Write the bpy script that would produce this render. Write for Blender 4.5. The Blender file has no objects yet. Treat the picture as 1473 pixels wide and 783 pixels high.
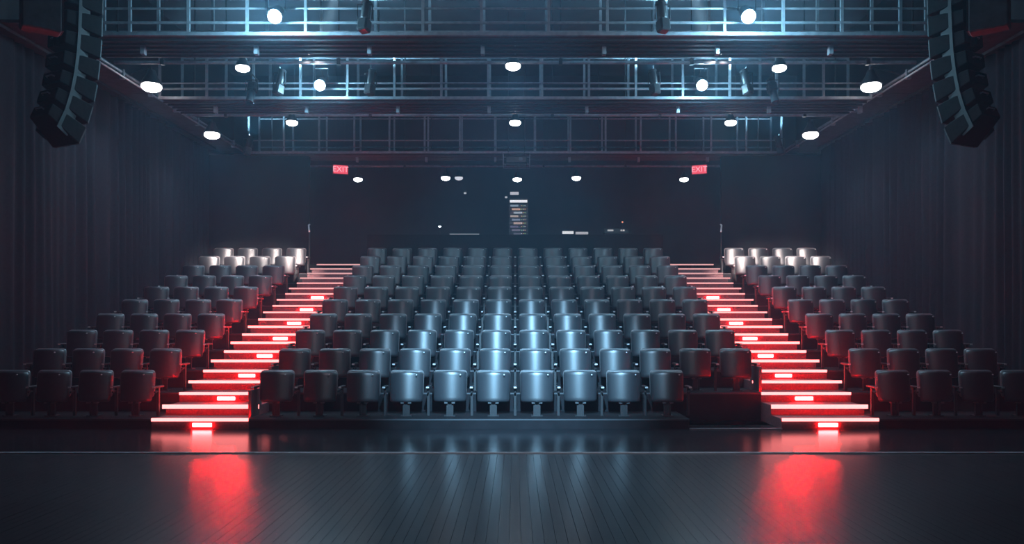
import bpy, bmesh, math, random
from mathutils import Vector, Matrix

random.seed(7)
PI = math.pi
scene = bpy.context.scene
C = scene.collection

# ---------------------------------------------------------------- camera, world, exposure
F = 1157.0                       # focal length in pixels of the 1473 px wide frame
CX, CY = 741.0, 462.0            # vanishing point of the hall in the photograph
EYE = 1.5
cam_data = bpy.data.cameras.new('camera')
cam_data.sensor_width = 36.0
cam_data.lens = F / 1473.0 * 36.0
cam_data.shift_x = -(CX - 736.5) / 1473.0
cam_data.shift_y = (CY - 391.5) / 1473.0
cam_data.clip_end = 200
cam = bpy.data.objects.new('camera', cam_data)
C.objects.link(cam)
cam.location = (0, 0, EYE)
cam.rotation_euler = (PI / 2, 0, 0)
scene.camera = cam

world = bpy.data.worlds.new('dark_house')
scene.world = world
world.use_nodes = True
world.node_tree.nodes['Background'].inputs['Color'].default_value = (0.10, 0.22, 0.42, 1)
world.node_tree.nodes['Background'].inputs['Strength'].default_value = 0.02
HAZE = 0.0052                     # scattering per metre of the thin stage haze that fills the hall
_vs = world.node_tree.nodes.new('ShaderNodeVolumeScatter')
_vs.inputs['Color'].default_value = (.36, .72, 1.0, 1)
_vs.inputs['Density'].default_value = HAZE
_vs.inputs['Anisotropy'].default_value = 0.45
world.node_tree.links.new(_vs.outputs[0], world.node_tree.nodes['World Output'].inputs['Volume'])

scene.view_settings.view_transform = 'Standard'
scene.view_settings.look = 'None'
scene.view_settings.exposure = 0.0
scene.view_settings.gamma = 1.0
scene.view_settings.use_curve_mapping = False
scene.cycles.use_denoising = True
scene.cycles.max_bounces = 5
scene.cycles.diffuse_bounces = 2
scene.cycles.glossy_bounces = 3
scene.cycles.transmission_bounces = 2
scene.cycles.volume_bounces = 0
scene.cycles.sample_clamp_indirect = 4.0
scene.cycles.sample_clamp_direct = 0.0
scene.cycles.use_light_tree = True

K_DOWN = 2.4                     # level of the white downlights
K_WORK = 4.6                     # level of the open work lamps on the catwalks
K_FRONT = 4.0                    # level of the front-of-house profile spots
K_RED = 1.15                      # level of the red aisle lights


def px(x, y, Y):
    """The point at depth Y that shows at pixel (x, y)."""
    return Vector(((x - CX) * Y / F, Y, EYE - (y - CY) * Y / F))


# ---------------------------------------------------------------- materials
MATS = {}


def mat(name, col, rough=0.5, metal=0.0, noise=0.0, nscale=8.0, bump=0.0, spec=0.5, stretch=None):
    if name in MATS:
        return MATS[name]
    m = bpy.data.materials.new(name)
    m.use_nodes = True
    nt = m.node_tree
    b = nt.nodes['Principled BSDF']
    b.inputs['Base Color'].default_value = (*col, 1)
    b.inputs['Roughness'].default_value = rough
    b.inputs['Metallic'].default_value = metal
    b.inputs['Specular IOR Level'].default_value = spec
    if noise or bump:
        tc = nt.nodes.new('ShaderNodeTexCoord')
        mp = nt.nodes.new('ShaderNodeMapping')
        if stretch:
            mp.inputs['Scale'].default_value = stretch
        n = nt.nodes.new('ShaderNodeTexNoise')
        n.inputs['Scale'].default_value = nscale
        n.inputs['Detail'].default_value = 4
        nt.links.new(tc.outputs['Object'], mp.inputs['Vector'])
        nt.links.new(mp.outputs['Vector'], n.inputs['Vector'])
        if noise:
            r = nt.nodes.new('ShaderNodeValToRGB')
            lo = [max(0, c * (1 - noise)) for c in col]
            hi = [min(1, c * (1 + noise)) for c in col]
            r.color_ramp.elements[0].position = 0.3
            r.color_ramp.elements[1].position = 0.7
            r.color_ramp.elements[0].color = (*lo, 1)
            r.color_ramp.elements[1].color = (*hi, 1)
            nt.links.new(n.outputs['Fac'], r.inputs['Fac'])
            nt.links.new(r.outputs['Color'], b.inputs['Base Color'])
        if bump:
            bp = nt.nodes.new('ShaderNodeBump')
            bp.inputs['Strength'].default_value = bump
            bp.inputs['Distance'].default_value = 0.01
            nt.links.new(n.outputs['Fac'], bp.inputs['Height'])
            nt.links.new(bp.outputs['Normal'], b.inputs['Normal'])
    MATS[name] = m
    return m


def glow(name, col, strength=1.0, sample=True):
    if name in MATS:
        return MATS[name]
    m = bpy.data.materials.new(name)
    m.use_nodes = True
    nt = m.node_tree
    nt.nodes.remove(nt.nodes['Principled BSDF'])
    e = nt.nodes.new('ShaderNodeEmission')
    e.inputs['Color'].default_value = (*col, 1)
    e.inputs['Strength'].default_value = strength
    nt.links.new(e.outputs[0], nt.nodes['Material Output'].inputs['Surface'])
    m.cycles.emission_sampling = 'AUTO' if sample else 'NONE'
    MATS[name] = m
    return m


M_WALL = mat('black_wall_paint', (0.014, 0.015, 0.019), 0.85, noise=0.25, nscale=2)
M_CEIL = mat('black_ceiling_paint', (0.03, 0.035, 0.045), 0.9, noise=0.3, nscale=1.5)
M_HOUSE = mat('polished_house_floor', (0.012, 0.013, 0.016), 0.2, noise=0.3, nscale=3, spec=0.3)
M_PLANK = mat('stage_board_varnish', (0.022, 0.026, 0.030), 0.27, noise=0.35, nscale=5, bump=0.05, stretch=(4, .6, 1))
M_SEAM = mat('stage_seam_filler', (0.12, 0.14, 0.16), 0.5, noise=0.3, nscale=10)
M_TIER = mat('tier_black_ply', (0.008, 0.008, 0.010), 0.7, noise=0.3, nscale=4, spec=0.12)
M_STEP = mat('step_red_glow_tint', (0.13, 0.055, 0.06), 0.75, noise=0.3, nscale=30)  # red aisle light on treads and risers is tinted into the base colour
M_ALU = mat('brushed_aluminium', (0.45, 0.47, 0.5), 0.35, 1.0, noise=0.1, nscale=20)
M_STEEL = mat('galvanised_steel', (0.20, 0.23, 0.26), 0.5, 0.4, noise=0.2, nscale=12)
M_BLACKM = mat('black_powder_metal', (0.025, 0.026, 0.03), 0.45, 0.2, noise=0.2, nscale=10)
M_DECK = mat('catwalk_deck_grey', (0.05, 0.055, 0.065), 0.6, 0.2, noise=0.3, nscale=6)
M_SHELL = mat('seat_slate_vinyl', (0.018, 0.020, 0.024), 0.42, noise=0.12, nscale=14, bump=0.02, spec=0.9)
M_BACK = mat('backrest_lit_lip_grey', (0.13, 0.13, 0.135), 0.30, noise=0.12, nscale=14)  # overhead light on the top lips put into a lighter base colour
M_FRAME = mat('seat_frame_black', (0.014, 0.014, 0.016), 0.45, 0.1, noise=0.1, nscale=10)
M_PLATE = mat('pale_number_plate', (0.5, 0.5, 0.5), 0.35, noise=0.05, nscale=30)
M_CURT = mat('black_serge_curtain', (0.013, 0.014, 0.018), 0.95, noise=0.2, nscale=20, spec=0.1)
M_CAB = mat('speaker_cabinet_black', (0.010, 0.011, 0.013), 0.6, noise=0.25, nscale=20, spec=0.12)
M_GRILLE = mat('speaker_grille_steel', (0.05, 0.055, 0.06), 0.5, 0.5, noise=0.3, nscale=60)
M_DESK = mat('booth_black_laminate', (0.008, 0.008, 0.010), 0.6, noise=0.2, nscale=5, spec=0.15)

W_LAMP = (1.0, 0.98, 1.0)
G_LENS = glow('downlight_lens', W_LAMP, 14.0, False)
G_DIM = glow('downlight_lens_dim', (0.8, 0.88, 1.0), 0.75, False)
G_STAR = glow('work_lamp_lens', (0.95, 0.99, 1.0), 30.0, False)


# ---------------------------------------------------------------- mesh helpers
class MB:
    def __init__(self):
        self.v, self.f = [], []

    def box(self, x0, x1, y0, y1, z0, z1):
        o = len(self.v)
        self.v += [(x0, y0, z0), (x1, y0, z0), (x1, y1, z0), (x0, y1, z0),
                   (x0, y0, z1), (x1, y0, z1), (x1, y1, z1), (x0, y1, z1)]
        self.f += [[o + i for i in q] for q in
                   ((0, 3, 2, 1), (4, 5, 6, 7), (0, 1, 5, 4), (1, 2, 6, 5), (2, 3, 7, 6), (3, 0, 4, 7))]
        return self

    def cbox(self, c, s):
        return self.box(c[0] - s[0] / 2, c[0] + s[0] / 2, c[1] - s[1] / 2, c[1] + s[1] / 2,
                        c[2] - s[2] / 2, c[2] + s[2] / 2)

    def tube(self, pts, r, n=8, caps=True):
        pts = [Vector(p) for p in pts]
        rs = r if isinstance(r, (list, tuple)) else [r] * len(pts)
        o0 = len(self.v)
        for i, p in enumerate(pts):
            d = (pts[min(i + 1, len(pts) - 1)] - pts[max(i - 1, 0)])
            d = d.normalized() if d.length > 1e-9 else Vector((0, 0, 1))
            a = Vector((0, 0, 1)) if abs(d.z) < 0.9 else Vector((1, 0, 0))
            u = d.cross(a).normalized()
            w = d.cross(u).normalized()
            for k in range(n):
                t = 2 * PI * k / n
                q = p + (u * math.cos(t) + w * math.sin(t)) * rs[i]
                self.v.append(tuple(q))
        for i in range(len(pts) - 1):
            for k in range(n):
                a, b = o0 + i * n + k, o0 + i * n + (k + 1) % n
                self.f.append([a, b, b + n, a + n])
        if caps:
            self.f.append([o0 + k for k in range(n)])
            e = o0 + (len(pts) - 1) * n
            self.f.append([e + n - 1 - k for k in range(n)])
        return self

    def lathe(self, prof, n=16, c=(0, 0, 0)):
        """prof: (radius, z) pairs from top to bottom around the vertical through c."""
        o = len(self.v)
        for r, z in prof:
            for k in range(n):
                t = 2 * PI * k / n
                self.v.append((c[0] + r * math.cos(t), c[1] + r * math.sin(t), c[2] + z))
        for i in range(len(prof) - 1):
            for k in range(n):
                a, b = o + i * n + k, o + i * n + (k + 1) % n
                self.f.append([a, a + n, b + n, b])
        return self

    def mesh(self, name, m, smooth=False, bevel=0.0):
        me = bpy.data.meshes.new(name)
        me.from_pydata(self.v, [], self.f)
        bm = bmesh.new()
        bm.from_mesh(me)
        bmesh.ops.remove_doubles(bm, verts=bm.verts, dist=1e-6)
        if bevel:
            bmesh.ops.bevel(bm, geom=bm.edges[:], offset=bevel, segments=1, affect='EDGES')
        bmesh.ops.recalc_face_normals(bm, faces=bm.faces)
        bm.to_mesh(me)
        bm.free()
        me.materials.append(m)
        if smooth:
            me.polygons.foreach_set('use_smooth', [True] * len(me.polygons))
            try:
                me.set_sharp_from_angle(angle=math.radians(40))
            except Exception:
                pass
        return me


def link(name, me, parent=None, loc=(0, 0, 0), rot=(0, 0, 0), scale=None):
    o = bpy.data.objects.new(name, me)
    C.objects.link(o)
    o.location = loc
    o.rotation_euler = rot
    if scale:
        o.scale = scale
    if parent:
        o.parent = parent
    return o


def tag(o, label, cat, group=None, kind=None):
    o['label'] = label
    o['category'] = cat
    if group:
        o['group'] = group
    if kind:
        o['kind'] = kind
    return o


def empty(name, loc=(0, 0, 0), rot=(0, 0, 0)):
    o = bpy.data.objects.new(name, None)
    o.empty_display_size = 0.2
    C.objects.link(o)
    o.location = loc
    o.rotation_euler = rot
    return o


def lamp(name, kind, loc, power, col, parent=None, aim=None, size=0.05, angle=60, blend=0.4):
    d = bpy.data.lights.new(name, kind)
    d.energy = power
    d.color = col
    if kind in ('POINT', 'SPOT'):
        d.shadow_soft_size = size
    if kind == 'SPOT':
        d.spot_size = math.radians(angle)
        d.spot_blend = blend
    o = bpy.data.objects.new(name, d)
    C.objects.link(o)
    o.location = loc
    if aim is not None:
        o.rotation_euler = (Vector(aim) - Vector(loc)).to_track_quat('-Z', 'Y').to_euler()
    if parent:
        o.parent = parent
        o.matrix_parent_inverse = parent.matrix_world.inverted()
    return o


ORD = ['first', 'second', 'third', 'fourth', 'fifth', 'sixth', 'seventh', 'eighth', 'ninth', 'tenth', 'eleventh', 'twelfth']

# ---------------------------------------------------------------- dimensions of the hall
SIDE = 7.9            # curtain line
Y0 = 11.17            # front edge of the first step and tier
RUN, RISE = 0.465, 0.14
AIN, AOUT = 3.70, 5.05   # inner and outer edge of the aisles
YB = 24.6             # back wall
ZC = 9.0              # ceiling
STAGE_Y = 9.13        # edge between stage boards and house floor


def edge_y(s):
    return Y0 + RUN * (s - 1)


def edge_z(s):
    return RISE * s


TOPZ = edge_z(21)

# ---------------------------------------------------------------- room shell
tag(link('floor', MB().box(-8.6, 8.6, STAGE_Y + .005, 11.6, -0.2, 0).mesh('floor', M_HOUSE)),
    'polished black house floor between stage boards and first steps', 'floor', kind='structure')
stage = tag(link('floor_stage', MB().box(-8.6, 8.6, -3, STAGE_Y - .03, -0.2, -0.012).mesh('stage_base', M_SEAM)),
            'dark varnished stage boards running towards the seating', 'floor', kind='structure')
PW = 0.080
plank_me = MB().box(-PW / 2 + .0012, PW / 2 - .0012, 0.5, STAGE_Y - .035, -0.0118, 0).mesh('plank', M_PLANK)
npl = int(7.9 * 2 / PW)
for i in range(npl):
    link('plank', plank_me, stage, ((i - (npl - 1) / 2) * PW, 0, random.uniform(-.0004, .0004)), (0, random.uniform(-.002, .002), 0))
tag(link('trim_1', MB().box(-8.6, 8.6, STAGE_Y - .028, STAGE_Y, -0.15, 0.012).mesh('trim', mat('pale_strip_paint', (.55, .57, .6), .5))),
    'thin pale metal strip along the edge of the stage boards', 'floor trim', kind='structure')
tag(link('trim_2', MB().box(2.42, AIN, 11.13, 11.17, 0.0, 0.012).mesh('trim', M_ALU)),
    'short pale floor strip closing the empty wheelchair bay in front row', 'floor trim', kind='structure')

tag(link('ceiling', MB().box(-8.8, 8.8, -3, YB + .2, ZC, ZC + .2).mesh('ceiling', M_CEIL)),
    'dark ceiling high above the catwalks', 'ceiling', kind='structure')
tag(link('wall_left', MB().box(-8.8, -8.6, -3, YB + .2, -.2, ZC).mesh('wall', M_WALL)),
    'black side wall behind the curtain on the left', 'wall', kind='structure')
tag(link('wall_right', MB().box(8.6, 8.8, -3, YB + .2, -.2, ZC).mesh('wall', M_WALL)),
    'black side wall behind the curtain on the right', 'wall', kind='structure')
tag(link('wall_back', MB().box(-8.6, 8.6, YB, YB + .2, -.2, ZC).mesh('wall', M_WALL)),
    'dark back wall behind the control booth', 'wall', kind='structure')
tag(link('wall_stage', MB().box(-8.6, 8.6, -3.2, -3.0, -.2, ZC).mesh('wall', M_WALL)),
    'black rear wall of the stage behind the viewer', 'wall', kind='structure')
tag(link('floor_upper', MB().box(-8.6, 8.6, edge_y(21), YB, TOPZ - .2, TOPZ).mesh('landing', M_TIER)),
    'dark upper landing behind the back row', 'floor', kind='structure')
for s, side in ((-1, 'left'), (1, 'right')):
    x0, x1 = sorted((s * 5.38, s * 8.0))
    tag(link('wall_back_' + side, MB().box(x0, x1, 21.0, 21.12, TOPZ, 5.84).mesh('partition', mat('partition_black_cloth', (.007, .007, .009), .95, noise=.2, nscale=4, spec=.1))),
        'tall black partition behind the %s seat block' % side, 'partition', kind='structure')

# ---------------------------------------------------------------- seating tiers
for r in range(1, 11):
    s = 2 * r - 1
    y0, y1, z = edge_y(s), edge_y(s + 2), edge_z(s)
    for name, x0, x1 in (('left', -8.6, -AOUT), ('centre', -AIN, 2.42 if r == 1 else AIN), ('right', AOUT, 8.6)):
        t = link('seating_tier', MB().box(x0, x1, y0, y1, 0, z).mesh('tier', M_TIER))
        tag(t, 'black seating platform carrying the %s row, %s block' % (ORD[r - 1], name), 'platform', 'stepped seating platforms', 'structure')
        link('edge_trim', MB().box(x0, x1, y0 - .012, y0, z - .022, z).mesh('edge_trim', M_BLACKM if name != 'centre' else mat('worn_edge_metal', (0.05, 0.052, 0.058), 0.5, 0.4)), t)

# ---------------------------------------------------------------- aisle stairs with light strips


def strip_glow(s):
    t = max(0.0, min(1.0, (s - 8) / 11.0))
    red = 3.0 * (1 - t) ** 1.4 + .75
    g = 0.80 - 0.40 * t
    front = glow('step_strip_lens_%02d' % s, (red, g, g * .95 + .03), 1.0)
    top = glow('step_strip_back_fill_%02d' % s, (300 * K_RED * (1 - t) ** 1.5 + 1.0, g, g), 1.0)  # added red emitter for the hidden back face, reddening treads and seats
    return front, top


G_STEP = glow('step_lamp_glow', (420 * K_RED, 3.0, 3.2), 1.0)
for sgn, side in ((-1, 'left'), (1, 'right')):
    root = empty('aisle_stairs', (sgn * (AIN + AOUT) / 2, Y0, 0))
    tag(root, 'red-lit aisle stairs between centre and %s seat blocks' % side, 'stairs', 'aisle stairs', 'structure')
    hw = (AOUT - AIN) / 2
    for s in range(1, 22):
        y, z = RUN * (s - 1), edge_z(s)
        d = RUN if s < 21 else 0.3
        st = link('step', MB().box(-hw, hw, 0, d - .001, (z - .30 if s > 2 else 0) - z, 0).mesh('step', M_STEP), root, (0, y, z))
        h = 0.046 if s == 2 else (0.030 if s < 12 else 0.020)
        ins = 0.0 if s % 2 else -0.05
        me = MB().box(-hw + .004 + (ins if sgn < 0 else 0), hw - .004 - (ins if sgn > 0 else 0), -.022, .004, -h - .002, .010).mesh('nosing_light', strip_glow(s)[0])
        me.materials.append(strip_glow(s)[1])
        for pl in me.polygons:
            pl.material_index = 1 if pl.normal.y > .5 else 0
        link('nosing_light', me, st)
        if s % 2 and s <= 15:
            me = MB().box(-.135, .135, -.014, -.001, -.112, -.058).mesh('step_light', G_STEP, bevel=.006)
            link('step_light', me, st, (-.03 * sgn, 0, 0))

# ---------------------------------------------------------------- seats


def shell_mesh(name, m, w_top, w_bot, z0, z1, bulge, thick, corner, lean=0.0, nx=14, nz=9):
    """A rounded, convex cushion: bulges towards -Y."""
    v, f = [], []
    H = z1 - z0

    def half(z):
        t = (z - z0) / H
        hw = (w_bot + (w_top - w_bot) * t) / 2
        for e in (z1 - z, z - z0):
            if e < corner:
                hw -= corner - math.sqrt(max(0, corner ** 2 - (corner - e) ** 2))
        return hw
    ts = [0, .02, .06, .14, .3, .5, .7, .86, .94, .98, 1.0]
    us = [math.sin(PI / 2 * (-1 + 2 * i / nx)) for i in range(nx + 1)]
    for side in (0, 1):
        for t in ts:
            z = z0 + H * t
            for u in us:
                x = u * half(z)
                edge = max(0, abs(u) - .9) / .1
                ez = max(0, abs(2 * t - 1) - .9) / .1
                y = -bulge * (1 - u * u) + lean * (z - z0)
                if side == 0:
                    y += .018 * edge * edge + .014 * ez * ez
                else:
                    y = lean * (z - z0) + thick - .3 * bulge * (1 - u * u) * 0 - .012 * edge * edge
                v.append((x, y, z))
    n, rows = nx + 1, len(ts)
    N = n * rows
    for i in range(rows - 1):
        for k in range(nx):
            a = i * n + k
            f.append([a, a + 1, a + n + 1, a + n])
            f.append([N + a + n, N + a + n + 1, N + a + 1, N + a])
    for i in range(rows - 1):
        a = i * n
        f.append([a, a + n, N + a + n, N + a])
        a = i * n + nx
        f.append([a + n, a, N + a, N + a + n])
    for k in range(nx):
        f.append([k + 1, k, N + k, N + k + 1])
        a = (rows - 1) * n + k
        f.append([a, a + 1, N + a + 1, N + a])
    mb = MB()
    mb.v, mb.f = v, f
    return mb.mesh(name, m, smooth=True)


ME_PAN = shell_mesh('seat_pan', M_SHELL, .48, .468, .205, .638, .085, .035, .035)
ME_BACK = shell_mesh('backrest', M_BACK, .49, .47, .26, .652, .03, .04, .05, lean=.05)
b = MB()
b.box(-.05, -.018, .02, .06, .012, .24).box(.018, .05, .02, .06, .012, .24).box(-.018, .018, .03, .05, .012, .24)
b.box(-.08, .08, -.01, .12, 0, .012)
ME_PED = b.mesh('pedestal', M_FRAME)
b = MB()
b.box(-.20, .20, .045, .085, .225, .25).box(-.075, -.03, -.03, .05, .185, .215).box(.03, .075, -.03, .05, .185, .215)
ME_BRK = b.mesh('bracket', mat('bracket_grey_steel', (0.08, 0.085, 0.09), 0.45, 0.4))
b = MB()
b.box(-.018, .018, .07, .11, .0, .40)
b.tube([(0, .11, .36), (0, -.02, .345)], .014, 6)
ME_STD = b.mesh('arm_standard', M_FRAME)
b = MB()
b.box(-.026, .026, -.045, .24, .40, .428)
ME_ARM = b.mesh('armrest', M_FRAME, bevel=.008)
ME_CAP = MB().box(-.020, .020, -.052, -.0455, .404, .425).mesh('arm_plate', M_PLATE)
ME_NUM = MB().tube([(0, 0, 0), (0, -.016, 0)], .0095, 10).mesh('number_plate', M_PLATE)
ME_BAR = MB().box(-.012, .012, .05, .09, .30, .62).mesh('back_stay', M_FRAME)

ME_END = MB().box(-.024, .024, -.16, .30, 0, .385).mesh('end_panel', mat('end_panel_grey', (.07, .07, .075), .55, noise=.2), bevel=.006)
PC, PS = 0.622, 0.600
SEAT_OFF = 0.30


def seat(x, row, pitch, label, group, extra_arm, colour):
    s = 2 * row - 1
    e = empty('tip_up_seat', (x, edge_y(s) + SEAT_OFF, edge_z(s)))
    tag(e, label, 'seat', group)
    link('pedestal', ME_PED, e)
    link('bracket', ME_BRK, e)
    link('seat_pan', ME_PAN, e, (0, 0, random.uniform(-.006, .006)), (-.10 + random.uniform(-.025, .025), 0, random.uniform(-.03, .03)))
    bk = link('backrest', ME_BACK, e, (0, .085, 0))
    for q in (-.12, .12):
        link('back_stay', ME_BAR, bk, (q, .0, 0))
    link('number_plate', ME_NUM, e, (.155, -.040, .598))
    if pitch == PC and abs(x) > 3.3:
        link('end_panel', ME_END, e, (math.copysign(PC / 2 + .0, x), 0, 0))
    for ax in ([pitch / 2] if extra_arm is None else [pitch / 2, extra_arm] if extra_arm < 0 else [pitch / 2]):
        st = link('arm_standard', ME_STD, e, (ax, 0, 0))
        ar = link('armrest', ME_ARM, e, (ax, 0, 0))
        link('arm_plate', ME_CAP, ar)
    return e


def rowname(r):
    return 'front row' if r == 1 else 'back row' if r == 10 else ORD[r - 1] + ' row'


PC, PS = 0.622, 0.600
for r in range(1, 11):
    n = 10 if r == 1 else 12
    for i in range(n):
        x = (i - 5.5) * PC
        red = 'reddish-lit' if (i == 0 or i == 11) and 3 <= r <= 6 else 'dark slate-blue'
        seat(x, r, PC, 'slate tip-up theatre seat, %s from left in the %s, centre block' % (ORD[i], rowname(r)),
             'centre block seats', -PC / 2 if i == 0 else None, red)
    for sgn, side in ((-1, 'left'), (1, 'right')):
        for j in range(4):
            x = sgn * (5.19 + .24 + PS * j)
            first_left = (sgn < 0 and j == 3) or (sgn > 0 and j == 0)
            seat(x, r, PS, 'dark tip-up theatre seat, %s from aisle in the %s, %s block' % (ORD[j], rowname(r), side),
                 '%s block seats' % side, -PS / 2 if first_left else None, 'dark')

# ---------------------------------------------------------------- curtains


def curtain(sgn, side):
    mb = MB()
    ny = 520
    ys = [9.4 + (20.9 - 9.4) * i / ny for i in range(ny + 1)]
    zs = [0.02, 0.6, 2.0, 4.0, 5.2, 5.95]
    rng = random.Random(3 if sgn < 0 else 5)
    ph = [0]
    for i in range(ny):
        ph.append(ph[-1] + (2 * PI * (ys[1] - ys[0]) / 0.30) * (1 + .35 * math.sin(i * .045 + sgn) + .25 * math.sin(i * .131)))
    amp = [.055 + .03 * math.sin(i * .021 + 1) + .02 * math.sin(i * .083) for i in range(ny + 1)]
    for j, z in enumerate(zs):
        for i, y in enumerate(ys):
            a = amp[i] * (1.0 if j < 4 else .85)
            fold = math.sin(ph[i] + .15 * math.sin(z * .8 + i * .02))
            x = SIDE + .04 + a * fold
            base = 0.0
            mb.v.append((sgn * x, y + .02 * math.sin(z + i * .1), max(z, zfloor(y) + .01) if j == 0 else max(z, zfloor(y) + .01 + .05 * j)))
    n = ny + 1
    for j in range(len(zs) - 1):
        for i in range(ny):
            a = j * n + i
            mb.f.append([a, a + 1, a + n + 1, a + n])
    me = mb.mesh('curtain', M_CURT, smooth=True)
    root = empty('curtain', (0, 0, 0))
    link('drape', me, root)
    link('track', MB().box(sgn * SIDE - .05, sgn * SIDE + .13, 9.4, 20.9, 5.95, 6.0).mesh('track', M_BLACKM), root)
    tag(root, 'long black pleated curtain along the %s side of the hall' % side, 'curtain', 'side curtains')


def zfloor(y):
    if y < Y0:
        return 0
    if y >= edge_y(21):
        return TOPZ
    r = int((y - Y0) // (2 * RUN)) + 1
    return edge_z(2 * r - 1)


curtain(-1, 'left')
curtain(1, 'right')

# ---------------------------------------------------------------- catwalks
ZD = 5.97
POSTX = sorted([sg * (0.52 + .907 * k) for k in range(8) for sg in (-1, 1)])
ME_POST = MB().box(-.022, .022, -.022, .022, -.05, 1.1).mesh('rail_post', M_STEEL)
ME_BRACK = MB().box(-.03, .03, -.05, .05, -.20, -.06).mesh('hanger', M_STEEL)


def catwalk(ya, yb, z, label, rails=(.15, .37, .52, 1.08)):
    root = empty('catwalk', (0, ya, z))
    tag(root, label, 'catwalk', 'lighting catwalks')
    d = yb - ya
    W = 6.85
    for i in range(8):
        x0 = -W + i * 2 * W / 8
        link('deck_panel', MB().box(x0 + .006, x0 + 2 * W / 8 - .006, .06, d - .06, -.04, 0).mesh('deck_panel', M_DECK), root)
    for y in (0, d):
        link('edge_beam', MB().box(-W, W, y - .025, y + .025, -.055, .0).mesh('edge_beam', M_STEEL), root)
        for x in POSTX:
            link('rail_post', ME_POST, root, (x, y, 0))
        for h in rails:
            link('rail', MB().tube([(-W, y, h), (W, y, h)], .018 if h > .2 else .024, 6).mesh('rail', M_STEEL), root)
    for k in range(5):
        y = .12 + (d - .24) * k / 4
        link('under_tube', MB().tube([(-W, y, -.075), (W, y, -.075)], .02, 6).mesh('under_tube', M_BLACKM), root)
    for x in POSTX[1::2]:
        link('hanger', ME_BRACK, root, (x, d * .45, 0))
    for x in (-6.4, -2.2, 2.2, 6.4):
        link('suspension_rod', MB().tube([(x, d / 2, 0), (x, d / 2, ZC - z)], .015, 6).mesh('suspension_rod', M_BLACKM), root)
    return root


catwalk(12.45, 13.45, ZD, 'steel catwalk nearest the stage, its railing cut by the picture top')
catwalk(15.55, 16.6, 5.84, 'middle steel catwalk with railing above the centre rows', (.15, .26, 1.08))
catwalk(20.75, 21.6, 5.88, 'rear steel catwalk above the back row partitions', (.28, 1.05))


def light_bar(y, z, label):
    root = empty('lighting_bar', (0, y, z))
    tag(root, label, 'lighting bar', 'lighting bars')
    link('pipe', MB().tube([(-7.05, 0, 0), (7.05, 0, 0)], .03, 10).mesh('pipe', M_STEEL), root)
    for x in (-6.2, -3.1, 0.8, 3.1, 6.2):
        link('drop_rod', MB().tube([(x, 0, .02), (x, 0, ZC - z - .01)], .012, 6).mesh('drop_rod', M_BLACKM), root)
        link('pipe_clamp', MB().box(x - .03, x + .03, -.045, .045, -.045, .06).mesh('pipe_clamp', M_BLACKM), root)


light_bar(14.15, 6.05, 'long steel lighting pipe behind the nearest catwalk')
light_bar(17.25, 5.92, 'long steel lighting pipe behind the middle catwalk')
light_bar(22.6, 5.85, 'lighting pipe over the control booth')

for sgn, side in ((-1, 'left'), (1, 'right')):
    root = empty('side_gallery', (sgn * 7.15, 12.2, 6.03))
    tag(root, 'narrow steel gallery above the %s curtain' % side, 'gallery', 'side galleries')
    x0, x1 = sorted((0.05 * sgn, 1.42 * sgn))
    for k in range(5):
        link('deck_panel', MB().box(x0, x1, k * 1.9 + .006, k * 1.9 + 1.894, .0, .05).mesh('deck_panel', M_DECK), root)
    link('edge_pipe', MB().tube([(0, 0, .0), (0, 9.5, .0)], .028, 8).mesh('edge_pipe', M_STEEL), root)
    link('lower_pipe', MB().tube([(-.06 * sgn, 0, -.11), (-.06 * sgn, 9.5, -.11)], .02, 8).mesh('lower_pipe', M_STEEL), root)
    for k in range(9):
        link('pipe_clamp', MB().box(-.04, .04, k * 1.15 + .1, k * 1.15 + .16, -.13, .05).mesh('pipe_clamp', M_STEEL), root)

# ---------------------------------------------------------------- lamps
DOME = {}


def downlight(p, r, label, group, power, dim=False, stem=.25, cone=150, hook=None):
    root = empty('downlight', p)
    tag(root, label, 'light', group)
    b = MB().lathe([(.012, r * 1.5), (r * .35, r * 1.45), (r * .5, r * 1.0), (r * .95, r * .25), (r * 1.06, 0), (r * 1.0, -.005), (r * .9, r * .2), (.001, r * .9)], 20)
    link('housing', b.mesh('housing', M_BLACKM, True), root)
    prof = [(max(.001, r * math.cos(a)), -r * .55 * math.sin(a)) for a in [k * PI / 2 / 6 for k in range(7)]]
    prof = [(max(.001, r * .97 * math.cos(a)), -r * .22 + r * .5 * math.sin(a)) for a in [PI / 2 - k * PI / 10 for k in range(11)]]
    link('lens', MB().lathe(prof, 20).mesh('lens', G_DIM if dim else G_LENS, True), root)
    link('stem', MB().tube([(0, 0, r * 1.4), (0, 0, r * 1.5 + stem)], .012, 6).mesh('stem', M_BLACKM), root)
    if hook:
        link('bracket_arm', MB().tube([(0, 0, r * 1.5 + stem), hook], .014, 6).mesh('bracket_arm', M_BLACKM), root)
    if power:
        lamp('downlight_beam', 'SPOT', Vector(p) + Vector((0, 0, -r * .95)), power * K_DOWN, (.52, .74, 1.0), None,
             Vector(p) + Vector((0, 0, -3)), r * .8, cone, .6)
    return root


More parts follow.
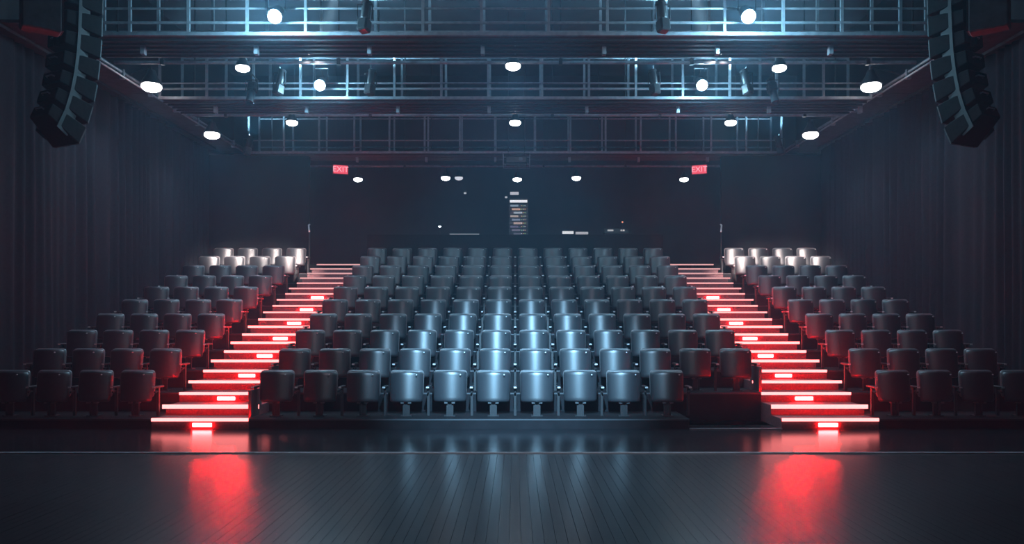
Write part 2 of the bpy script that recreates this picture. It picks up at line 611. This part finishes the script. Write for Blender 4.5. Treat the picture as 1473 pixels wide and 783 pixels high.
for x, y, Y, r, who, pw in (
        (218, 122, 14.9, .185, 'large white lamp at the left gallery edge, nearer the stage', 60),
        (1253, 122, 14.9, .185, 'large white lamp at the right gallery edge, nearer the stage', 60),
        (305, 192, 18.0, .175, 'white lamp at the left gallery edge, farther from the stage', 60),
        (1166, 192, 18.0, .175, 'white lamp at the right gallery edge, farther from the stage', 60)):
    p = px(x, y, Y)
    sg = -1 if x < CX else 1
    downlight(p, r, who, 'gallery lamps', pw, stem=.06, hook=(sg * 7.12 - p.x, 0, 6.075 - p.z))
for x, y, Y, r, who, pw in (
        (349, 96, 14.15, .125, 'white lamp under the first lighting pipe, left', 50),
        (738, 93, 14.15, .135, 'white lamp under the first lighting pipe, centre', 70),
        (1121, 96, 14.15, .125, 'white lamp under the first lighting pipe, right', 50),
        (420, 175, 17.25, .125, 'white lamp under the second lighting pipe, left', 45),
        (741, 175, 17.25, .125, 'white lamp under the second lighting pipe, centre', 45),
        (1051, 175, 17.25, .125, 'white lamp under the second lighting pipe, right', 45)):
    p = px(x, y, Y - .2)
    downlight(p, r, who, 'lamps under the lighting pipes', pw, stem=.02, hook=(0, .2, (6.098 if Y < 15 else 5.968) - p.z))
for x, y, r, who, pw, dm in (
        (515, 257, .125, 'small white lamp beside the left exit sign', 18, False),
        (641, 255, .13, 'small white lamp over the booth, bright one of the close pair', 18, False),
        (660, 255, .12, 'dim grey lamp over the booth, weaker one of the close pair', 0, True),
        (744, 257, .125, 'small white lamp above the equipment rack', 14, False),
        (829, 255, .13, 'small white lamp over the booth, right of the rack', 18, False),
        (984, 257, .125, 'small white lamp beside the right exit sign', 18, False)):
    downlight(px(x, y, 22.6), r, who, 'booth lamps', pw, dm, stem=5.808 - px(x, y, 22.6).z - 1.5 * r)


def work_lamp(p, label, power, col, aim, r=.1, group='open work lamps on the catwalks', hook=None):
    root = empty('work_lamp', p)
    tag(root, label, 'light', group)
    a = (Vector(aim) - Vector(p)).normalized()
    q = a.to_track_quat('-Z', 'Y').to_euler()
    b = MB().lathe([(.02, .30), (r * .9, .28), (r * 1.05, .02), (r * 1.12, .0), (r * 1.0, .0), (r * .9, .1)], 16)
    link('can', b.mesh('can', M_BLACKM, True), root, (0, 0, 0), q)
    prof = [(max(.001, r * .98 * math.cos(t)), -r * .8 * math.sin(t)) for t in [k * PI / 2 / 6 for k in range(7)]]
    link('lens', MB().lathe(prof, 16).mesh('lens', G_STAR, True), root, (0, 0, 0), q)
    b = MB()
    b.tube([(-r * 1.3, .1, .12), (-r * 1.3, .1, .35), (r * 1.3, .1, .35), (r * 1.3, .1, .12)], .012, 6)
    if hook:
        b.tube([(0, .1, .35), (0, hook[0] - p[1], hook[1] - p[2])], .012, 6)
    link('yoke', b.mesh('yoke', M_BLACKM), root)
    lamp('work_lamp_light', 'POINT', Vector(p) + a * r * 1.6, power * K_WORK, col, None, None, r * .8)
    return root


TEAL = (.34, .74, 1.0)
work_lamp(px(395, 24, 12.05), 'starry white lamp on the nearest catwalk railing, left', 70, TEAL, (-3.4, 8, 3), hook=(12.45, 6.526))
work_lamp(px(1077, 24, 12.05), 'starry white lamp on the nearest catwalk railing, right', 70, TEAL, (3.4, 8, 3), hook=(12.45, 6.526))
work_lamp(px(460, 123, 15.15), 'starry white lamp on the middle catwalk railing, left', 40, TEAL, (-3.4, 10, 3), hook=(15.55, 6.136))
work_lamp(px(1010, 123, 15.15), 'starry white lamp on the middle catwalk railing, right', 40, TEAL, (3.4, 10, 3), hook=(15.55, 6.136))


def profile_spot(p, aim, label, group='theatre spotlights on the catwalks', lit=None, power=0, col=(1, 1, 1), angle=20, blend=.5, size=1.0, hook=None):
    """Hung theatre spotlight: body, lens tube, colour frame, yoke."""
    root = empty('theatre_spotlight', p)
    tag(root, label, 'spotlight', group)
    a = (Vector(aim) - Vector(p)).normalized()
    q = a.to_track_quat('-Z', 'Y').to_euler()
    k = size
    link('body', MB().cbox((0, 0, .12 * k), (.20 * k, .20 * k, .24 * k)).mesh('body', M_BLACKM, bevel=.03 * k), root, (0, 0, 0), q)
    link('lens_tube', MB().lathe([(.07 * k, .0), (.085 * k, -.02 * k), (.085 * k, -.30 * k), (.095 * k, -.30 * k), (.095 * k, -.34 * k), (.075 * k, -.34 * k), (.072 * k, -.25 * k)], 14).mesh('lens_tube', M_BLACKM, True), root, (0, 0, 0), q)
    link('lens', MB().lathe([(.074 * k, -.26 * k), (.05 * k, -.275 * k), (.001, -.28 * k)], 14).mesh('lens', lit or mat('spot_glass', (0.1, 0.12, 0.15), 0.1)), root, (0, 0, 0), q)
    b = MB()
    b.tube([(-.13 * k, 0, 0), (-.13 * k, 0, .26 * k), (.13 * k, 0, .26 * k), (.13 * k, 0, 0)], .012, 6)
    b.tube([(0, 0, .26 * k), (0, 0, .42 * k)], .014, 6)
    if hook:
        b.tube([(0, 0, .40 * k), (0, hook[0] - p[1], hook[1] - p[2])], .012, 6)
    link('yoke', b.mesh('yoke', M_BLACKM), root)
    if power:
        lamp('spotlight_beam', 'SPOT', Vector(p) + a * .36 * k, power, col, None, aim, .07, angle, blend)
    return root


# spotlights that throw light on the house
COLD = (.30, .66, 1.0)
G_COLD = glow('cold_spot_lens', (.6, .9, 1.0), 12, False)
G_WARM = glow('warm_spot_lens', (1.0, .93, .88), 12, False)
bar = empty('lighting_bar', (0, 3.0, 5.7))
tag(bar, 'lighting pipe over the stage, above the picture', 'lighting bar', 'lighting bars')
link('pipe', MB().tube([(-7, 0, 0), (7, 0, 0)], .03, 10).mesh('pipe', M_STEEL), bar)
for x in (-5, 5):
    link('drop_rod', MB().tube([(x, 0, 0), (x, 0, ZC - 5.71)], .012, 6).mesh('drop_rod', M_BLACKM), bar)
profile_spot(Vector((0, 3.0, 5.24)), (0, 12.2, .7), 'cold spotlight over the stage aimed at the centre block', 'stage spotlights', G_COLD, 5400 * K_FRONT, COLD, 29, 1.0)
profile_spot(Vector((.8, 3.0, 5.24)), (0, 15.5, 1.8), 'wide pale spotlight over the stage washing all the rows', 'stage spotlights', G_WARM, 130 * K_FRONT, (.86, .84, 1.0), 84, .8)
for sg, side in ((-1, 'left'), (1, 'right')):
    profile_spot(Vector((sg * 2.6, 12.1, 6.75)), (sg * 6.0, 19.0, 2.9),
                 'lit spotlight on the top rail of nearest catwalk, aimed at rear %s block' % side, lit=G_WARM,
                 power=9000 * K_FRONT, col=(1, .84, .80), angle=22, blend=.9, hook=(12.45, 7.086))

K_UP = 2300
G_UP = glow('upward_spot_lens', (.75, .95, 1.0), 5, False)
# spotlights seen as silhouettes, most of them turned up to wash the rig
for x, y, Y, ax, who in (
        (525, 28, 12.1, -2, 'dark spotlight turned upwards on the nearest catwalk, left'),
        (953, 28, 12.1, 2, 'dark spotlight turned upwards on the nearest catwalk, right'),
        (533, 122, 15.15, -2, 'dark spotlight with bright top on the middle catwalk, left of centre'),
        (941, 122, 15.15, 2, 'dark spotlight with bright top on the middle catwalk, right of centre'),
        (402, 122, 15.15, -4, 'dark spotlight beside the starry lamp, middle catwalk left'),
        (1074, 122, 15.15, 4, 'dark spotlight beside the starry lamp, middle catwalk right'),
        (362, 132, 15.15, -5, 'pale spotlight hanging at the left end of middle catwalk'),
        (1112, 132, 15.15, 5, 'pale spotlight hanging at the right end of middle catwalk'),
        (357, 212, 20.3, -4, 'small spotlight at the left end of rear catwalk'),
        (1122, 212, 20.3, 4, 'small spotlight at the right end of rear catwalk')):
    up = abs(ax) == 2 or abs(ax) == 4
    p = px(x, y, Y)
    profile_spot(p, (p.x * .9, Y + .6, ZC) if up else (ax, Y - 3, 0.5), who, 'catwalk spotlights seen from the stage', lit=G_UP if up else None,
                 power=K_UP * (1.0 if Y < 13 else .6 if Y < 16 else .25) if up else 0, col=TEAL, angle=125, blend=.8, size=.85,
                 hook=(12.45, 6.526) if Y < 13 else (15.55, 6.136) if Y < 16 else (20.75, 6.196))

# ---------------------------------------------------------------- exit signs
G_EXIT = glow('exit_sign_red', (1.0, .10, .16), 0.9)
G_LETT = glow('exit_letter', (1.0, .50, .60), 1.0)
for x, yaw, side in ((490, .35, 'left'), (1006, -.35, 'right')):
    p = px(x, 244, 22.0)
    root = empty('exit_sign', p, (0, 0, -yaw * -1))
    tag(root, 'small red lit EXIT sign hanging over the %s aisle' % side, 'exit sign', 'exit signs')
    link('box', MB().box(-.215, .215, 0, .05, -.135, .135).mesh('box', mat('exit_box_red', (.12, .01, .02), .5)), root)
    link('face', MB().box(-.195, .195, -.006, .0, -.115, .115).mesh('face', G_EXIT), root)
    fc = bpy.data.curves.new('exit_text', 'FONT')
    fc.body = 'EXIT'
    fc.size = .21
    fc.align_x = 'CENTER'
    fc.align_y = 'CENTER'
    fc.extrude = .002
    tmp = bpy.data.objects.new('tmp_text', fc)
    C.objects.link(tmp)
    dg = bpy.context.evaluated_depsgraph_get()
    me = bpy.data.meshes.new_from_object(tmp.evaluated_get(dg))
    bpy.data.objects.remove(tmp)
    me.materials.clear()
    me.materials.append(G_LETT)
    link('lettering', me, root, (0, -.009, 0), (PI / 2, 0, 0))
    for q in (-.12, .12):
        link('hanger_rod', MB().tube([(q, .025, .135), (q, .025, ZC - p.z)], .008, 6).mesh('hanger_rod', M_BLACKM), root)

# ---------------------------------------------------------------- control booth
tag(link('booth_wall', MB().box(-3.9, 3.9, 21.2, 21.32, TOPZ, 3.78).mesh('booth_wall', M_DESK)),
    'low black front wall of the control booth behind back row', 'booth wall', kind='structure')
desk = empty('booth_desk', (0, 21.75, TOPZ))
tag(desk, 'long black control desk behind the booth wall', 'desk')
link('desk_top', MB().box(-3.4, 3.4, -.4, .4, .78, .82).mesh('desk_top', M_DESK), desk)
for x in (-3.3, -1.1, 1.1, 3.3):
    link('leg', MB().box(x - .03, x + .03, -.3, .3, 0, .78).mesh('leg', M_BLACKM), desk)
DZ = TOPZ + .82

rack = empty('equipment_rack', px(746, 0, YB - .45))
rack.location.z = TOPZ
tag(rack, 'tall equipment rack with glowing units at the back wall', 'rack')
link('cabinet', MB().box(-.30, -.27, -.02, .4, 0, 2.25).box(.27, .30, -.02, .4, 0, 2.25).box(-.27, .27, .38, .4, 0, 2.25).box(-.27, .27, -.02, .38, 2.22, 2.25).box(-.27, .27, -.02, .38, 0, .08).mesh('cabinet', M_BLACKM), rack)
link('strip_lamp', MB().box(-.26, .26, -.03, 0, 2.12, 2.19).mesh('strip_lamp', glow('rack_strip', (.9, .92, 1.0), .9)), rack)
unit_cols = [(.25, .33, .42), (.55, .35, .28), (.35, .42, .5), (.45, .38, .36), (.2, .25, .35), (.5, .36, .34), (.12, .12, .2), (.15, .15, .22), (.1, .11, .16), (.16, .17, .24)]
for k, c in enumerate(unit_cols):
    z = 2.02 - k * .105
    u = link('rack_unit', MB().box(-.262, .262, -.02, .3, z - .045, z + .045).mesh('rack_unit', mat('rack_unit_face_%d' % k, tuple(v * .35 for v in c), .4)), rack)
    link('display', MB().box(-.25 + .05 * (k % 3), -.01 + .06 * (k % 3), -.024, -.021, z - .028, z + .028).mesh('display', glow('rack_display_%d' % k, c, .75)), u)
    for q in range(3):
        cc = ((.9, .5, .2), (.3, .8, .3), (.8, .85, 1))[(k + q) % 3]
        link('indicator', MB().box(.08 + .05 * q, .10 + .05 * q, -.026, -.021, z - .008, z + .012).mesh('indicator', glow('rack_led_%d' % ((k + q) % 3), cc, .8)), u)
tag(link('light_bar', MB().box(-.13, .13, 0, .08, -.04, .04).mesh('shelf_light', glow('pale_shelf_light', (.7, .75, .85), .6)), None) , 'small pale light bar mounted above the equipment rack', 'light bar')
bpy.data.objects['light_bar'].location = px(740, 278, YB - .09)

dl = empty('desk_lamp', (px(633, 0, 21.7).x, 21.7, DZ))
tag(dl, 'bright bluish desk lamp at the left end of booth desk', 'lamp')
link('base', MB().lathe([(.001, .03), (.07, .025), (.08, 0), (.001, 0)], 14).mesh('base', M_BLACKM), dl)
link('gooseneck', MB().tube([(0, 0, .02), (0, 0, .2), (.0, -.03, .28), (0, -.08, .31)], .008, 6).mesh('gooseneck', M_BLACKM), dl)
link('shade', MB().lathe([(.02, .03), (.05, -.02), (.045, -.02), (.015, .02)], 12, (0, -.1, .31)).mesh('shade', M_BLACKM), dl)
link('bulb', MB().lathe([(.001, .02), (.03, .01), (.042, -.015), (.03, -.045), (.001, -.055)], 12, (0, -.1, .31)).mesh('bulb', glow('desk_lamp_bulb', (.75, .88, 1.0), 6), True), dl)


def screen_thing(name, x, w, h, label, cat, colr, strength, zoff=.06, lean=.15):
    root = empty(name, (px(x, 0, 21.75).x, 21.75, DZ))
    tag(root, label, cat, 'booth equipment')
    link('stand', MB().box(-.08, .08, -.08, .10, 0, .015).box(-.02, .02, .02, .04, .015, zoff + h * .6).mesh('stand', M_BLACKM), root)
    link('bezel', MB().box(-w / 2 - .012, w / 2 + .012, -.005, .02, zoff - .012, zoff + h + .012).mesh('bezel', M_BLACKM), root)
    link('screen', MB().box(-w / 2, w / 2, -.009, -.0055, zoff + h * .45, zoff + h).mesh('screen', glow(name + '_glow_%d' % x, colr, strength)), root)


screen_thing('monitor', 668, .8, .05, 'wide low screen left on the booth desk, faintly lit edge', 'monitor', (.35, .42, .5), .5, .05)
screen_thing('monitor', 817, .30, .14, 'small lit screen on the booth desk, left of two', 'monitor', (.85, .9, .95), .8, .03)
screen_thing('monitor', 837, .34, .12, 'small lit screen on the booth desk, right of two', 'monitor', (.6, .62, .68), .6, .03)
con = empty('mixing_console', (px(888, 0, 21.7).x, 21.7, DZ))
tag(con, 'mixing console with small lights on the right of booth desk', 'console')
b = MB()
b.v = [(-.35, -.25, 0), (.35, -.25, 0), (.35, .3, 0), (-.35, .3, 0), (-.35, -.25, .06), (.35, -.25, .06), (.35, .3, .16), (-.35, .3, .16)]
b.f = [(0, 3, 2, 1), (4, 5, 6, 7), (0, 1, 5, 4), (1, 2, 6, 5), (2, 3, 7, 6), (3, 0, 4, 7)]
link('body', b.mesh('body', M_DESK), con)
link('meter_bridge', MB().box(-.33, .33, .22, .27, .14, .26).mesh('meter_bridge', M_BLACKM), con)
for q, c, w in ((-.16, (.7, .72, .75), .16), (.14, (.6, .6, .62), .05), (.2, (.8, .8, .8), .05)):
    link('meter', MB().box(q - w / 2, q + w / 2, .214, .219, .19, .23).mesh('meter', glow('meter_%.2f' % q, c, .6)), con)
link('indicator', MB().tube([(.17, .24, .26), (.17, .24, .42)], .006, 6).mesh('stalk', M_BLACKM), con)
link('beacon', MB().cbox((.17, .24, .44), (.035, .035, .04)).mesh('beacon', glow('beacon_orange', (1, .35, .2), .9)), con)
for x, y, who in ((669, 277, 'tiny pale lamp on the back wall below the close pair'), (728, 283, 'tiny pale lamp on the back wall left of rack')):
    e = empty('wall_lamp', px(x, y, YB - .03))
    tag(e, who, 'lamp', 'tiny wall lamps')
    link('body', MB().cbox((0, .01, .03), (.1, .04, .06)).mesh('body', M_BLACKM), e)
    link('lens', MB().cbox((0, -.005, -.02), (.07, .03, .05)).mesh('lens', glow('tiny_wall_lamp', (.6, .65, .7), .6)), e)

# hanging projector in the middle
pj = empty('projector', px(743, 232, 19.5))
tag(pj, 'projector in a wire cradle hanging over the back rows', 'projector')
link('body', MB().cbox((0, 0, 0), (.5, .42, .16)).mesh('body', M_BLACKM, bevel=.02), pj)
link('lens', MB().tube([(.1, -.21, 0), (.1, -.28, 0)], .05, 12).mesh('lens', mat('spot_glass', (0.1, 0.12, 0.15), 0.1)), pj)
b = MB()
for sx in (-.32, .32):
    b.tube([(sx, -.25, -.12), (sx, .25, -.12), (sx, .25, .15), (sx, -.25, .15), (sx, -.25, -.12)], .008, 5)
for sy in (-.25, .25):
    for zz in (-.12, .15):
        b.tube([(-.32, sy, zz), (.32, sy, zz)], .008, 5)
link('cradle', b.mesh('cradle', M_ALU), pj)
for sx in (-.2, .2):
    link('drop_rod', MB().tube([(sx, 0, .08), (sx, 0, ZC - pj.location.z)], .012, 6).mesh('drop_rod', M_BLACKM), pj)

# handrails at the top of the aisles
for sg, side in ((-1, 'left'), (1, 'right')):
    root = empty('handrail', (sg * 5.24, 20.35, TOPZ - .28))
    tag(root, 'short dark handrail at the top of the %s aisle' % side, 'handrail', 'aisle handrails')
    x = 0
    link('post', MB().tube([(x, .12, .28), (x, .12, 1.25)], .014, 8).mesh('post', M_FRAME), root)
    link('grip', MB().tube([(x, .16, 1.30), (x, .06, 1.27), (-.16 * sg, -.5, 1.05)], .02, 8).mesh('grip', mat('pale_grip', (.6, .6, .6), .4)), root)

# ---------------------------------------------------------------- flown loudspeakers
for sg, side in ((-1, 'left'), (1, 'right')):
    base = px(741 + sg * 655, 205, 10.4)
    root = empty('line_array', (base.x, 10.4, base.z), (0, 0, sg * .5))
    B0 = base.z
    root.scale = (.78, .78, 1)
    tag(root, 'hanging line array of black loudspeakers at the %s edge' % side, 'loudspeaker', 'line arrays')
    z, y, a = B0 + 2.15, 0.25, 0.0
    for k in range(8):
        h = .27
        b = MB()
        b.v = [(-.36, .28, -h / 2), (.36, .28, -h / 2), (.36, .28, h / 2), (-.36, .28, h / 2),
               (-.25, -.28, -h / 2 + .05), (.25, -.28, -h / 2 + .05), (.25, -.28, h / 2 - .05), (-.25, -.28, h / 2 - .05)]
        b.f = [(0, 1, 2, 3), (7, 6, 5, 4), (0, 4, 5, 1), (1, 5, 6, 2), (2, 6, 7, 3), (3, 7, 4, 0)]
        cb = link('cabinet', b.mesh('cabinet', M_CAB, bevel=.012), root, (0, y, z - B0), (-a, 0, 0))
        link('grille', MB().box(-.34, .34, .285, .30, -h / 2 + .015, h / 2 - .015).mesh('grille', M_GRILLE), cb)
        link('rear_handle', MB().tube([(-.1, -.285, 0), (-.08, -.32, 0), (.08, -.32, 0), (.1, -.285, 0)], .01, 6).mesh('rear_handle', M_ALU), cb)
        for q in (-.29, .29):
            link('rigging_plate', MB().box(q - .006, q + .006, -.1, .1, -h / 2 - .01, h / 2 + .01).mesh('rigging_plate', M_BLACKM), cb)
        a2 = a + (.02, .03, .04, .06, .09, .12, .15, .15)[k]
        z -= (h + .012) * math.cos((a + a2) / 2)
        y -= (h + .012) * math.sin((a + a2) / 2)
        a = a2
    link('fly_frame', MB().box(-.4, .4, -.3, .3, B0 + 2.3 - B0, B0 + 2.36 - B0).mesh('fly_frame', M_STEEL), root)
    link('chain', MB().tube([(0, .25, 2.36), (0, .25, ZC - B0 - .01)], .02, 6).mesh('chain', M_STEEL), root)
    link('cable_bundle', MB().tube([(.1 * -sg, -.12, 1.2), (.1 * -sg, -.1, 2.0), (.1 * -sg, -.05, ZC - B0 - .01)], .05, 8).mesh('cable_bundle', M_CAB, True), root)
    sub = empty('subwoofer', px(741 + sg * 690, 20, 9.2) + Vector((sg * -.06, 0, .42)), (0, 0, sg * .9))
    tag(sub, 'boxy loudspeaker flown beside the %s line array' % side, 'loudspeaker', 'flown subwoofers')
    link('cabinet', MB().box(-.11, .11, -.2, .2, -.62, .5).mesh('cabinet', mat('grey_cabinet', (.12, .14, .15), .6, noise=.2, spec=.2), bevel=.015), sub)
    link('grille', MB().box(-.10, .10, .2, .22, -.6, .48).mesh('grille', M_GRILLE), sub)
    for q in (-.08, .08):
        link('suspension_rod', MB().tube([(q, 0, .5), (q, 0, ZC - sub.location.z - .01)], .012, 6).mesh('suspension_rod', M_BLACKM), sub)
